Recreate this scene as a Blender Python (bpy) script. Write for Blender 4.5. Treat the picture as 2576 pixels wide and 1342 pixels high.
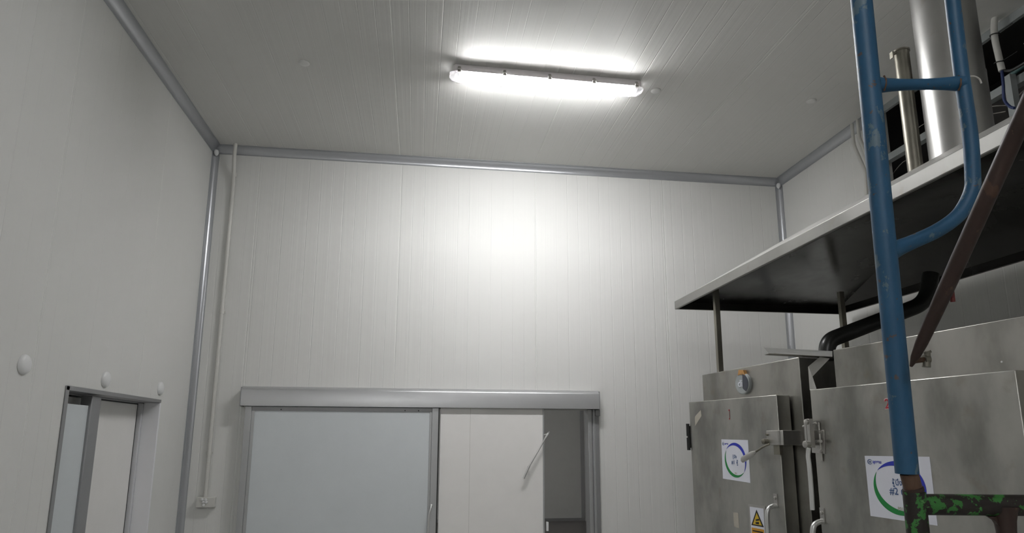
import bpy, math, random
from mathutils import Vector as V, Matrix
random.seed(4)
S = bpy.context.scene
COL = S.collection
for o in list(bpy.data.objects): bpy.data.objects.remove(o)

# ------------------------------------------------------------------ camera
F, CY = 1654.3, 780.0
YAW, PIT, ROL = 0.13838070, 0.19364295, 0.00321478
CAM = V((0, 0, 1.75))
def cam_rows():
    cy, sy, cp, sp, cr, sr = (math.cos(YAW), math.sin(YAW), math.cos(PIT), math.sin(PIT), math.cos(ROL), math.sin(ROL))
    fw = V((sy*cp, cy*cp, sp)); rt = V((cy, -sy, 0)); up = rt.cross(fw)
    return cr*rt+sr*up, -sr*rt+cr*up, fw
RR, RU, RF = cam_rows()
cd = bpy.data.cameras.new('camera'); cam = bpy.data.objects.new('camera', cd); COL.objects.link(cam)
M = Matrix((RR, RU, -RF)).transposed().to_4x4(); M.translation = CAM
cam.matrix_world = M
cd.sensor_width = 36.0; cd.sensor_fit = 'HORIZONTAL'; cd.lens = F*36/2576
cd.shift_y = (CY-671)/2576; cd.clip_start = 0.05
S.camera = cam
# measuring helpers: where the sight line of a photo point meets a plane of the room
def ray(u, v): return RR*((u-1288)/F) - RU*((v-CY)/F) + RF
def onY(u, v, Y): d = ray(u, v); return CAM + d*(Y/d.y)
def onX(u, v, X): d = ray(u, v); return CAM + d*(X/d.x)
def onZ(u, v, Z): d = ray(u, v); return CAM + d*((Z-CAM.z)/d.z)
def dep(u, v, t): return CAM + ray(u, v)*t

# ------------------------------------------------------------------ world, exposure
w = bpy.data.worlds.new('world'); S.world = w; w.use_nodes = True
w.node_tree.nodes['Background'].inputs[0].default_value = (.5, .52, .55, 1)
w.node_tree.nodes['Background'].inputs[1].default_value = .02
S.view_settings.view_transform = 'Standard'; S.view_settings.look = 'None'
S.view_settings.gamma = 1; S.view_settings.use_curve_mapping = False
S.view_settings.exposure = 1.08
TUBE_POWER = 110.0

# ------------------------------------------------------------------ materials
def newmat(name):
    m = bpy.data.materials.new(name); m.use_nodes = True
    nt = m.node_tree; return m, nt, nt.nodes['Principled BSDF']
def L(nt, a, b): nt.links.new(a, b)
def math_n(nt, op, a, b=None, c=None):
    n = nt.nodes.new('ShaderNodeMath'); n.operation = op
    for i, x in enumerate((a, b, c)):
        if x is None: continue
        if isinstance(x, (int, float)): n.inputs[i].default_value = x
        else: nt.links.new(x, n.inputs[i])
    return n.outputs[0]
def maprange(nt, x, a, b, c=0., d=1., smooth=True):
    n = nt.nodes.new('ShaderNodeMapRange')
    if smooth: n.interpolation_type = 'SMOOTHSTEP'
    nt.links.new(x, n.inputs[0])
    for i, q in enumerate((a, b, c, d)): n.inputs[i+1].default_value = q
    return n.outputs[0]
def noise(nt, vec, scale=5, detail=3, rough=.5, stretch=None):
    if stretch:
        mp = nt.nodes.new('ShaderNodeMapping'); nt.links.new(vec, mp.inputs[0]); mp.inputs['Scale'].default_value = stretch; vec = mp.outputs[0]
    n = nt.nodes.new('ShaderNodeTexNoise'); nt.links.new(vec, n.inputs['Vector'])
    n.inputs['Scale'].default_value = scale; n.inputs['Detail'].default_value = detail; n.inputs['Roughness'].default_value = rough
    return n.outputs['Fac']
def mixc(nt, f, a, b):
    n = nt.nodes.new('ShaderNodeMix'); n.data_type = 'RGBA'
    if isinstance(f, (int, float)): n.inputs[0].default_value = f
    else: nt.links.new(f, n.inputs[0])
    for i, x in ((6, a), (7, b)):
        if isinstance(x, tuple): n.inputs[i].default_value = (*x[:3], 1)
        else: nt.links.new(x, n.inputs[i])
    return n.outputs[2]
def bump(nt, h, strength, dist, normal=None):
    b = nt.nodes.new('ShaderNodeBump'); b.inputs['Strength'].default_value = strength; b.inputs['Distance'].default_value = dist
    nt.links.new(h, b.inputs['Height'])
    if normal is not None: nt.links.new(normal, b.inputs['Normal'])
    return b.outputs[0]
def plain(name, col, rough=.5, metal=0., spec=.5, var=.0, vscale=6, bumpy=0.):
    m, nt, p = newmat(name)
    p.inputs['Base Color'].default_value = (*col, 1); p.inputs['Roughness'].default_value = rough
    p.inputs['Metallic'].default_value = metal; p.inputs['Specular IOR Level'].default_value = spec
    tc = nt.nodes.new('ShaderNodeTexCoord').outputs['Object']
    n = noise(nt, tc, vscale, 4, .6)
    k = max(var, .04)
    c = mixc(nt, n, tuple(x*(1-k) for x in col), tuple(min(1, x*(1+k)) for x in col)); L(nt, c, p.inputs['Base Color'])
    if bumpy: L(nt, bump(nt, noise(nt, tc, 60, 3), bumpy, .002), p.inputs['Normal'])
    return m
def panel(name, axis, seams_at, width, col=(.715, .713, .69), rough=.46, rib=.098, along=(0, 0, 1), spec=.12):
    m, nt, p = newmat(name)
    tcn = nt.nodes.new('ShaderNodeTexCoord').outputs['Object']
    sx = nt.nodes.new('ShaderNodeSeparateXYZ'); L(nt, tcn, sx.inputs[0]); c = sx.outputs[axis]
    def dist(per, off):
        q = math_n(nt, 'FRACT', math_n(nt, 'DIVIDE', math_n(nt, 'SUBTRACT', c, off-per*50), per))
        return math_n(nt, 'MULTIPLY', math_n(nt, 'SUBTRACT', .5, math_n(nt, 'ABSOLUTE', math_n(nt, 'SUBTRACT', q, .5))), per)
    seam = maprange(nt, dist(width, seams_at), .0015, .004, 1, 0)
    st = [.35, .35, .35]; st[axis] = 9.0
    msk = maprange(nt, noise(nt, tcn, 1.0, 2, .5, tuple(st)), .35, .65, .25, 1)
    ribs = math_n(nt, 'MULTIPLY', maprange(nt, dist(rib, seams_at+.02), .0008, .004, 1, 0), msk)
    st2 = [.25, .25, .25]; st2[axis] = 30.0
    wav = noise(nt, tcn, 1.0, 3, .6, tuple(st2))
    h = math_n(nt, 'SUBTRACT', math_n(nt, 'MULTIPLY', wav, .55), math_n(nt, 'MULTIPLY', ribs, .55))
    h = math_n(nt, 'SUBTRACT', h, math_n(nt, 'MULTIPLY', seam, 1.0))
    L(nt, bump(nt, h, 1., .0026), p.inputs['Normal'])
    dirt = noise(nt, tcn, .9, 4, .6)
    base = mixc(nt, dirt, tuple(x*.965 for x in col), tuple(x*1.02 for x in col))
    base = mixc(nt, math_n(nt, 'MULTIPLY', ribs, .12), base, (.85, .85, .83))  # glint on the ribs painted in as a paler base colour
    L(nt, mixc(nt, math_n(nt, 'MULTIPLY', seam, .75), base, (.90, .90, .87)), p.inputs['Base Color'])  # highlight on the seam groove edges painted in as a lighter line
    p.inputs['Roughness'].default_value = rough
    p.inputs['Specular IOR Level'].default_value = spec
    p.inputs['Anisotropic'].default_value = .75
    cv = nt.nodes.new('ShaderNodeCombineXYZ')
    for i in range(3): cv.inputs[i].default_value = along[i]
    L(nt, cv.outputs[0], p.inputs['Tangent'])
    return m
def steel(name, col=(.42, .415, .39), rough=.36, metal=.85, smudge=.34, grain=(1.7, 1.7, .8)):
    m, nt, p = newmat(name)
    tc = nt.nodes.new('ShaderNodeTexCoord').outputs['Object']
    a = noise(nt, tc, 2.2, 5, .6, grain); b = noise(nt, tc, 9, 4, .6)
    c = mixc(nt, maprange(nt, a, .3, .7), tuple(x*(1-smudge) for x in col), tuple(x*(1+smudge*.6) for x in col))
    c = mixc(nt, maprange(nt, b, .58, .75, 0, .35), c, (col[0]*.75, col[1]*.66, col[2]*.56))
    L(nt, c, p.inputs['Base Color']); p.inputs['Metallic'].default_value = metal
    L(nt, maprange(nt, a, .25, .75, rough-.06, rough+.1), p.inputs['Roughness'])
    st = noise(nt, tc, 1, 2, .5, (90, 90, 3))
    L(nt, bump(nt, st, .05, .001), p.inputs['Normal'])
    return m
def flaking(name, c0, c1, thr, scale=22, c2=None, stretch=(1, 1, .6), rough=.5):
    m, nt, p = newmat(name)
    tc = nt.nodes.new('ShaderNodeTexCoord').outputs['Object']
    n = noise(nt, tc, scale, 5, .65, stretch)
    f = maprange(nt, n, thr-.015, thr+.015)
    v = noise(nt, tc, 7, 3, .6)
    a = mixc(nt, v, tuple(x*.72 for x in c0), tuple(min(1, x*1.2) for x in c0))
    c = mixc(nt, f, a, c1)
    if c2:
        n2 = noise(nt, tc, scale*2.2, 4, .6)
        c = mixc(nt, maprange(nt, n2, .66, .69, 0, .8), c, c2)
    L(nt, c, p.inputs['Base Color']); p.inputs['Roughness'].default_value = rough
    L(nt, bump(nt, math_n(nt, 'SUBTRACT', v, f), .25, .001), p.inputs['Normal'])
    return m
def emit(name, col, s):
    m, nt, p = newmat(name); p.inputs['Base Color'].default_value = (.9, .9, .9, 1)
    p.inputs['Emission Color'].default_value = (*col, 1); p.inputs['Emission Strength'].default_value = s
    return m
def clear_mat():
    m, nt, p = newmat('clear_ribbed_plastic'); nt.nodes.remove(p)
    out = nt.nodes['Material Output']
    tr = nt.nodes.new('ShaderNodeBsdfTransparent'); tr.inputs[0].default_value = (.95, .96, .97, 1)
    tl = nt.nodes.new('ShaderNodeBsdfTranslucent'); tl.inputs[0].default_value = (.9, .9, .92, 1)
    gl = nt.nodes.new('ShaderNodeBsdfGlossy'); gl.inputs['Roughness'].default_value = .15
    a = nt.nodes.new('ShaderNodeMixShader'); a.inputs[0].default_value = .10; L(nt, tr.outputs[0], a.inputs[1]); L(nt, tl.outputs[0], a.inputs[2])
    fr = nt.nodes.new('ShaderNodeFresnel'); fr.inputs[0].default_value = 1.45
    b = nt.nodes.new('ShaderNodeMixShader'); L(nt, fr.outputs[0], b.inputs[0]); L(nt, a.outputs[0], b.inputs[1]); L(nt, gl.outputs[0], b.inputs[2])
    L(nt, b.outputs[0], out.inputs[0]); return m

XL, XR, YB, ZC, YF = -1.783, 3.331, 5.5, 4.17, -5.0
MT = {}
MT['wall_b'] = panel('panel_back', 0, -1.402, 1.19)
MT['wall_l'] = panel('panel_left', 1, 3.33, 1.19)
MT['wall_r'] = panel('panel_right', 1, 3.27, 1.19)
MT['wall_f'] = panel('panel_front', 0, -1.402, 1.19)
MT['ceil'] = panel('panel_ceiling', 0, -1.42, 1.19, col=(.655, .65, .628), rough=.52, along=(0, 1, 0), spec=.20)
MT['floor'] = plain('floor_epoxy', (.48, .48, .46), .35, var=.1, vscale=2)
MT['cove'] = plain('cove_aluminium', (.46, .47, .49), .32, .55)
MT['alu'] = plain('anodised_aluminium', (.50, .505, .51), .36, .6)
MT['alu_d'] = plain('grey_aluminium_frame', (.33, .33, .335), .42, .5)
MT['jambgrey'] = plain('pale_grey_door_jamb', (.62, .62, .64), .4)
MT['leaf_blue'] = plain('cool_white_door_skin', (.64, .675, .69), .38)
MT['leaf_warm'] = plain('warm_white_door_skin', (.84, .825, .80), .42)
MT['leaf_wht'] = plain('white_door_skin', (.82, .82, .84), .4)
MT['pvc'] = plain('off_white_pvc', (.62, .61, .575), .4)
MT['capc'] = plain('ceiling_cap_plastic', (.72, .72, .70), .45)
MT['white'] = plain('white_plastic', (.78, .78, .78), .35)
MT['steel'] = steel('brushed_stainless', (.42, .412, .385), .36, 1.)
MT['steel2'] = steel('brushed_stainless_greasy', (.36, .350, .325), .38, 1.)
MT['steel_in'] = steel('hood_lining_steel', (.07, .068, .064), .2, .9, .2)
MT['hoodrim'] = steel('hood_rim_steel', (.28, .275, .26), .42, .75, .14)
MT['hoodtop'] = steel('hood_top_steel', (.60, .59, .565), .45, .6, .1)
MT['channel'] = steel('channel_steel', (.75, .75, .74), .4, .3, .08)
MT['chim'] = steel('flue_steel', (.46, .455, .44), .36, .85, .1, (1, 1, .5))
MT['oldpipe'] = steel('dull_pipe_steel', (.26, .245, .205), .42, .8, .4)
MT['bright'] = plain('polished_steel', (.72, .72, .71), .32, .75)
MT['bracket'] = plain('bracket_steel', (.50, .485, .46), .35, .8, var=.15, vscale=30)
MT['black'] = plain('black_rubber_and_gap_shade', (.012, .012, .012), .45)
MT['blackpipe'] = plain('black_pipe', (.018, .018, .017), .33)
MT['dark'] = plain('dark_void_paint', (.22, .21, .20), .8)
MT['darkbox'] = plain('dark_blue_grey_paint', (.05, .052, .07), .6)
MT['teal'] = plain('teal_paint', (.05, .11, .11), .5)
MT['greyt'] = plain('pale_grey_paint', (.30, .32, .32), .6)
MT['bluecable'] = plain('blue_cable', (.015, .03, .12), .5)
MT['redp'] = plain('red_oxide_paint', (.10, .012, .010), .5)
MT['cable_w'] = plain('pale_wire', (.55, .52, .48), .5)
MT['blue'] = flaking('scaffold_blue', (.014, .080, .165), (.085, .14, .18), .615, 24, (.10, .055, .03))
MT['brown'] = flaking('rusty_brown', (.030, .0135, .0095), (.062, .03, .018), .62, 30)
MT['rust'] = flaking('bare_rust', (.085, .042, .022), (.20, .14, .09), .60, 20)
MT['green'] = flaking('flaking_green', (.012, .0075, .006), (.030, .16, .028), .535, 42, (.10, .28, .08), (1, 1, 1))
MT['st_white'] = plain('sticker_white', (.72, .73, .80), .4)
MT['st_blue'] = plain('sticker_blue', (.022, .035, .40), .4)
MT['st_green'] = plain('sticker_green', (.01, .22, .045), .4)
MT['st_ink'] = plain('sticker_ink', (.05, .10, .24), .5)
MT['st_red'] = plain('sticker_red', (.42, .02, .03), .5)
MT['st_pink'] = plain('sticker_pale_pink', (.75, .55, .55), .5)
MT['yellow'] = plain('sign_yellow', (.62, .42, .03), .5)
MT['orange'] = plain('sign_orange', (.62, .30, .02), .5)
MT['ink'] = plain('black_ink', (.01, .01, .012), .5)
MT['tape'] = plain('masking_tape', (.42, .39, .33), .7)
MT['grime'] = plain('rust_smear', (.42, .22, .07), .8, var=.3, vscale=60)
MT['tube'] = emit('lamp_tube', (1.0, .995, .99), TUBE_POWER)
MT['clear'] = clear_mat()
MT['housing'] = plain('grey_lamp_housing', (.84, .80, .81), .45)
MT['brownfloor'] = plain('brown_floor', (.14, .12, .115), .3)
MT['farwall'] = plain('far_room_wall', (.72, .72, .69), .5)

# ------------------------------------------------------------------ mesh helpers
class MB:
    def __init__(s): s.v = []; s.f = []; s.m = []; s.sm = []
    def add(s, vs, fs, mi=0, sm=False):
        o = len(s.v); s.v += [V(q) for q in vs]
        for f in fs: s.f.append(tuple(o+i for i in f)); s.m.append(mi); s.sm.append(sm)
        return s
    def hexa(s, b, t, mi=0):
        """b and t: four bottom and four top corners, in the same order"""
        n = len(b); fs = [tuple(reversed(range(n))), tuple(range(n, 2*n))]
        fs += [(i, (i+1) % n, n+(i+1) % n, n+i) for i in range(n)]
        return s.add(list(b)+list(t), fs, mi)
    def box(s, a, b, mi=0):
        x0, y0, z0 = [min(p, q) for p, q in zip(a, b)]; x1, y1, z1 = [max(p, q) for p, q in zip(a, b)]
        return s.hexa([(x0, y0, z0), (x1, y0, z0), (x1, y1, z0), (x0, y1, z0)], [(x0, y0, z1), (x1, y0, z1), (x1, y1, z1), (x0, y1, z1)], mi)
    def fbox(s, fr, a, b, mi=0):
        """box in an oven frame: (along, outward, height)"""
        x0, y0, z0 = [min(p, q) for p, q in zip(a, b)]; x1, y1, z1 = [max(p, q) for p, q in zip(a, b)]
        B = [fr(x0, y0, z0), fr(x1, y0, z0), fr(x1, y1, z0), fr(x0, y1, z0)]; T = [fr(x0, y0, z1), fr(x1, y0, z1), fr(x1, y1, z1), fr(x0, y1, z1)]
        return s.hexa(B, T, mi)
    def tube(s, pts, r, seg=20, mi=0, caps=True, flat=None):
        """sweep of circles; r one number or one per point; flat=(dir, k) squashes the circle along dir"""
        pts = [V(p) for p in pts]; n = len(pts); rs = [r]*n if isinstance(r, (int, float)) else list(r)
        tan = [(pts[min(i+1, n-1)]-pts[max(i-1, 0)]).normalized() for i in range(n)]
        ref = V((0, 0, 1)) if abs(tan[0].z) < .9 else V((1, 0, 0))
        nx = tan[0].cross(ref).normalized(); vs = []; fs = []
        for i in range(n):
            nx = (nx-tan[i]*nx.dot(tan[i])).normalized(); ny = tan[i].cross(nx)
            for k in range(seg):
                a = 2*math.pi*k/seg; q = nx*math.cos(a)*rs[i]+ny*math.sin(a)*rs[i]
                if flat: q = q-flat[0]*(q.dot(flat[0])*(1-flat[1][i]))
                vs.append(pts[i]+q)
        for i in range(n-1):
            for k in range(seg):
                fs.append((i*seg+k, i*seg+(k+1) % seg, (i+1)*seg+(k+1) % seg, (i+1)*seg+k))
        s.add(vs, fs, mi, True)
        if caps:
            s.add(vs[:seg], [tuple(reversed(range(seg)))], mi); s.add(vs[-seg:], [tuple(range(seg))], mi)
        return s
    def lathe(s, c, ax, prof, seg=32, mi=0):
        """prof: (distance along ax, radius)"""
        c = V(c); ax = V(ax).normalized(); ref = V((0, 0, 1)) if abs(ax.z) < .9 else V((1, 0, 0))
        u = ax.cross(ref).normalized(); q = ax.cross(u); vs = []; fs = []
        for d, r in prof:
            for k in range(seg):
                a = 2*math.pi*k/seg; vs.append(c+ax*d+u*math.cos(a)*r+q*math.sin(a)*r)
        for i in range(len(prof)-1):
            for k in range(seg): fs.append((i*seg+k, i*seg+(k+1) % seg, (i+1)*seg+(k+1) % seg, (i+1)*seg+k))
        fs.append(tuple(reversed(range(seg)))); fs.append(tuple(range((len(prof)-1)*seg, len(prof)*seg)))
        return s.add(vs, fs, mi, True)
    def build(s, name, mats, parent=None, bevel=0., origin=None, smooth_angle=None):
        me = bpy.data.meshes.new(name)
        og = wloc(parent) if parent else (V(origin) if origin else V((0, 0, 0)))
        me.from_pydata([tuple(q-og) for q in s.v], [], s.f)
        if not isinstance(mats, (list, tuple)): mats = [mats]
        for m in mats: me.materials.append(MT[m] if isinstance(m, str) else m)
        for p, mi, sm in zip(me.polygons, s.m, s.sm): p.material_index = mi; p.use_smooth = sm
        me.update()
        import bmesh
        bm = bmesh.new(); bm.from_mesh(me); bmesh.ops.remove_doubles(bm, verts=bm.verts, dist=1e-6); bmesh.ops.recalc_face_normals(bm, faces=bm.faces); bm.to_mesh(me); bm.free()
        try: me.set_sharp_from_angle(angle=math.radians(40))
        except Exception: pass
        o = bpy.data.objects.new(name, me); COL.objects.link(o)
        if parent: o.parent = parent
        else: o.location = og
        if bevel:
            b = o.modifiers.new('bevel', 'BEVEL'); b.width = bevel; b.segments = 2; b.limit_method = 'ANGLE'
        return o
def wloc(o):
    p = V((0, 0, 0))
    while o: p += o.location; o = o.parent
    return p
def tag(o, label=None, cat=None, group=None, kind=None):
    if label: o['label'] = label
    if cat: o['category'] = cat
    if group: o['group'] = group
    if kind: o['kind'] = kind
    return o
def thing(name, loc, label, cat, group=None, kind=None):
    o = bpy.data.objects.new(name, None); o.empty_display_size = .1; COL.objects.link(o); o.location = loc
    return tag(o, label, cat, group, kind)
def smooth(pts, n=8):
    pts = [V(p) for p in pts]; P = [pts[0]]+pts+[pts[-1]]; out = []
    for i in range(1, len(P)-2):
        for k in range(n):
            t = k/n; a, b, c, d = P[i-1], P[i], P[i+1], P[i+2]
            out.append(.5*((2*b)+(c-a)*t+(2*a-5*b+4*c-d)*t*t+(3*b-a-3*c+d)*t**3))
    out.append(pts[-1]); return out
def fillet(pts, r, n=8):
    """straight path with rounded corners"""
    pts = [V(p) for p in pts]; out = [pts[0]]
    for i in range(1, len(pts)-1):
        a, b, c = pts[i-1], pts[i], pts[i+1]; d1 = (a-b); d2 = (c-b); q = min(r, d1.length*.48, d2.length*.48)
        p0 = b+d1.normalized()*q; p1 = b+d2.normalized()*q
        for k in range(n+1):
            t = k/n; out.append(p0*(1-t)**2+b*2*t*(1-t)+p1*t*t)
    out.append(pts[-1]); return out

# ================================================================== room shell
# left doorway: Y 3.64..4.92, top 2.005 ; back doorway: X 0.06..1.45, top 1.99
LD0, LD1, LDT = 3.637, 4.905, 2.008
BD0, BD1, BDT = -0.02, 1.455, 1.99
MB().box((XL-1.6, YF-.1, -.1), (XR+.1, YB+.1, 0)).build('floor', 'floor').__setitem__('kind', 'structure')
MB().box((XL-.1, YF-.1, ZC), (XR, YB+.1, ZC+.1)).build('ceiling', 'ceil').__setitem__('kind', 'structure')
b = MB(); b.box((XL, YB, 0), (BD0, YB+.1, ZC)); b.box((BD1, YB, 0), (XR, YB+.1, ZC)); b.box((BD0, YB, BDT), (BD1, YB+.1, ZC))
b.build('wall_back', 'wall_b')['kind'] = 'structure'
b = MB(); b.box((XL-.1, YF, 0), (XL, LD0, ZC)); b.box((XL-.1, LD1, 0), (XL, YB+.1, ZC)); b.box((XL-.1, LD0, LDT), (XL, LD1, ZC))
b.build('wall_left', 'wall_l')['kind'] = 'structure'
OP0, OP1, OPZ = 1.2, 4.16, 3.30
b = MB(); b.box((XR, OP1, 0), (XR+.1, YB+.1, ZC+.1)); b.box((XR, YF, 0), (XR+.1, OP0, ZC+.1)); b.box((XR, OP0, 0), (XR+.1, OP1, OPZ))
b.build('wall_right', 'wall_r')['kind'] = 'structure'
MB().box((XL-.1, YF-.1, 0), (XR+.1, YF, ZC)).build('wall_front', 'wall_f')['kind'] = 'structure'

# aluminium coves: concave quarter profile in the corners
def cove(name, p0, p1, a, c, r, label):
    """runs p0->p1 along a corner line; a and c: unit directions out of the corner along the two walls"""
    p0, p1, a, c = V(p0), V(p1), V(a), V(c); n = 8; prof = [V((0, 0, 0))]
    prof = []
    e = .006
    prof.append(c*(r+e)); prof.append(c*(r+e)+a*.004)
    for k in range(n+1):
        t = (math.pi/2)*k/n
        prof.append(a*(r-r*math.cos(t)+.003)+c*(r-r*math.sin(t)+.003))
    prof.append(a*(r+e)+c*.004); prof.append(a*(r+e)); prof.append(V((0, 0, 0)))
    m = len(prof); vs = [p0+q for q in prof]+[p1+q for q in prof]
    fs = [(i, (i+1) % m, m+(i+1) % m, m+i) for i in range(m)]+[tuple(range(m)), tuple(range(m, 2*m))]
    mb = MB(); mb.add(vs, fs, 0, True); o = mb.build(name, 'cove')
    tag(o, label, 'cove trim', kind='structure'); return o
cr = .058
cove('trim_1', (XL, YB, 0), (XL, YB, ZC), (1, 0, 0), (0, -1, 0), .042, 'vertical aluminium cove in the left back corner')
cove('trim_2', (XR, YB, 0), (XR, YB, ZC), (-1, 0, 0), (0, -1, 0), .042, 'vertical aluminium cove in the right back corner')
cove('trim_3', (XL, YB, ZC), (XR, YB, ZC), (0, -1, 0), (0, 0, -1), cr, 'aluminium cove between back wall and ceiling')
cove('trim_4', (XL, YF, ZC), (XL, YB, ZC), (1, 0, 0), (0, 0, -1), cr, 'aluminium cove between left wall and ceiling')
cove('trim_5', (XR, OP1, ZC), (XR, YB, ZC), (-1, 0, 0), (0, 0, -1), cr, 'aluminium cove between right wall and ceiling')
for q, (x, sx) in enumerate(((XL, 1), (XR, -1))):
    o = MB().lathe((x+sx*.03, YB-.03, ZC-.062), (0, 0, 1), [(-.03, .004), (-.022, .013), (-.008, .019), (.008, .019), (.02, .012)], 20).build('corner_cap', 'white', origin=(x+sx*.03, YB-.03, ZC-.062))
    tag(o, ['white corner cap where the coves meet, left back ceiling corner', 'white corner cap where the coves meet, right back ceiling corner'][q], 'corner cap', 'corner caps of the coves')

# ================================================================== lamp
def make_lamp(center, ang, label):
    t = thing('batten_light', center, label, 'ceiling light', 'tube batten lights')
    ux = V((math.cos(ang), math.sin(ang), 0)); uy = V((-ux.y, ux.x, 0)); c0 = V(center)
    P = lambda a, q, z: c0+ux*a+uy*q+V((0, 0, z))
    def loft(secs, nm, mt, bev=0.):
        # secs: list of (a, [(q,z)..]) cross sections
        mb = MB(); n = len(secs[0][1]); vs = [P(a, q, z) for a, pr in secs for q, z in pr]; fs = []
        for i in range(len(secs)-1):
            for k in range(n): fs.append((i*n+k, i*n+(k+1) % n, (i+1)*n+(k+1) % n, (i+1)*n+k))
        fs += [tuple(range(n)), tuple(range((len(secs)-1)*n, len(secs)*n))]
        mb.add(vs, fs); return mb.build(nm, mt, t, bev)
    hl = .665
    def sec(w, zt, zb, k=1.): return [(-w*.86*k, zt), (w*.86*k, zt), (w*k, zb), (-w*k, zb)]
    loft([(-hl+.02, sec(.050, -.004, -.048)), (-hl+.035, sec(.064, 0, -.050)), (hl-.035, sec(.064, 0, -.050)), (hl-.02, sec(.050, -.004, -.048))], 'housing', 'housing', .003)
    # diffuser: shallow trough with rounded ends
    def dsec(w, z0, d):
        pr = [(-w, z0)]
        for k in range(7):
            a = math.pi*(k+.0)/6; pr.append((-w*.86*math.cos(a), z0-d*(.35+.65*math.sin(a)**.6 if 0 < k < 6 else .35)))
        pr.append((w, z0)); return pr
    loft([(-hl, dsec(.034, -.050, .012)), (-hl+.015, dsec(.050, -.050, .026)), (-hl+.04, dsec(.056, -.050, .034)), (hl-.04, dsec(.056, -.050, .034)), (hl-.015, dsec(.050, -.050, .026)), (hl, dsec(.034, -.050, .012))], 'diffuser', 'clear')
    for q in (-.028, .028):
        MB().tube([P(-.585, q, -.059), P(.585, q, -.059)], .0125, 16).build('lamp_tube', 'tube', t)
        for sgn in (-1, 1):
            MB().box(P(sgn*.600-.012, q-.012, -.051), P(sgn*.600+.012, q+.012, -.074)).build('tube_holder', 'greyt', t)
    for a in (-.605, -.305, 0, .305, .605):
        for sgn in (-1, 1):
            mb = MB(); y = sgn*.070
            mb.hexa([P(a-.011, y-.004, -.064), P(a+.011, y-.004, -.064), P(a+.011, y+.005, -.064), P(a-.011, y+.005, -.064)], [P(a-.009, y-sgn*.008-.004, -.022), P(a+.009, y-sgn*.008-.004, -.022), P(a+.009, y-sgn*.008+.005, -.022), P(a-.009, y-sgn*.008+.005, -.022)])
            mb.tube([P(a-.012, y+sgn*.004, -.045), P(a+.012, y+sgn*.004, -.045)], .006, 10)
            mb.build('clip', 'bracket', t)
    return t
lampc = ((.133+1.464)/2, 3.944+.066, ZC)
make_lamp(lampc, .0135, 'lit twin tube batten light on the ceiling above the back doorway')
make_lamp((-.5, -2.2, ZC), 0., 'lit twin tube batten light on the ceiling far behind the viewer')

# ================================================================== small caps
def cap(pos, ax, r, label, group, hk=1., mt='white'):
    o = MB().lathe(pos, ax, [(d_*hk, q_) for d_, q_ in ((0, r*.98), (.006, r), (.012, r*.93), (.018, r*.72), (.022, r*.38), (.023, .002))], 32).build('plastic_cap', mt, origin=pos)
    tag(o, label, 'cap', group)
for (u, v), lab in (((765, 158), 'small white cap on the ceiling, leftmost, left of the lamp'), ((1650, 228), 'small white cap on the ceiling just past the right end of the lamp'), ((2041, 254), 'small white cap on the ceiling between lamp and blue scaffold')):
    p = onZ(u, v, ZC); cap((p.x, p.y, ZC), (0, 0, -1), .036, lab, 'white caps on the ceiling', .6, 'capc')
for (u, v), lab in (((59, 918), 'white cap on the left wall, largest and nearest, left of the doorway'), ((264, 955), 'white cap on the left wall above the middle of the doorway'), ((402, 978), 'white cap on the left wall above the far corner of the doorway')):
    p = onX(u, v, XL); cap((XL, p.y, p.z), (1, 0, 0), .046, lab, 'white caps on the left wall')

# ================================================================== left doorway
d1 = thing('door_1', (XL, (LD0+LD1)/2, 0), 'grey framed sliding doorway in the left wall, half open onto a white room', 'doorway', kind='structure')
mb = MB(); th = .012
mb.box((XL-.1, LD0, 0), (XL+.006, LD0+th+.02, LDT)); mb.box((XL-.1, LD0, LDT-.022), (XL+.006, LD1, LDT))
mb.build('door_frame', 'alu_d', d1, .002)
mb = MB(); mb.box((XL-.1, LD1-.02, 0), (XL+.006, LD1, LDT-.022)); mb.build('far_jamb', 'leaf_wht', d1, .002)
mb = MB(); mb.box((XL-.215, LD1-.045, 0), (XL-.1, LD1+.1, LDT-.03)); mb.build('inner_jamb', 'jambgrey', d1, .003)
mb = MB(); mb.box((XL-.24, LD0, LDT-.03), (XL-.1, LD1+.1, LDT+.03)); mb.build('sliding_track', 'alu_d', d1, .003)
# sliding leaf behind the near half
ya = LD0+.0; yb_ = onX(240, 1000, XL-.06).y
lf = MB().box((XL-.075, LD0+.02, .02), (XL-.04, yb_-.11, LDT-.085)).build('door_leaf', 'leaf_blue', d1, .002)
MB().box((XL-.085, yb_-.11, .02), (XL-.025, yb_, LDT-.03)).build('leaf_stile', 'alu_d', lf, .004)
# the pale leaf of the second door further in
y0 = onX(243, 1018, XL-.125).y; y1 = onX(346, 1020, XL-.125).y
MB().box((XL-.165, y0-.35, .02), (XL-.125, y1, onX(300, 1013, XL-.125).z)).build('inner_leaf', 'leaf_warm', d1, .003)
MB().box((XL-.14, y1, .02), (XL-.126, y1+.022, onX(300, 1013, XL-.125).z+.01)).build('gap_shade_strip', 'black', d1)  # black strip painting the shade in the gap beside the leaf
MB().box((XL-.165, y0-.3, onX(300, 1013, XL-.125).z), (XL-.126, y1+.02, onX(300, 1013, XL-.125).z+.012)).build('gap_shade_strip', 'black', d1)  # black strip painting the shade in the gap above the leaf
# small room beyond
b = MB(); b.box((XL-1.6, 2.6, 0), (XL-1.5, 6.2, 2.7)); b.box((XL-1.5, 2.5, 0), (XL-.1, 2.6, 2.7)); b.box((XL-1.5, 6.2, 0), (XL-.1, 6.3, 2.7)); b.box((XL-1.6, 2.5, 2.7), (XL-.1, 6.3, 2.8))
b.build('wall_beyond_left', 'leaf_wht')['kind'] = 'structure'

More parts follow.
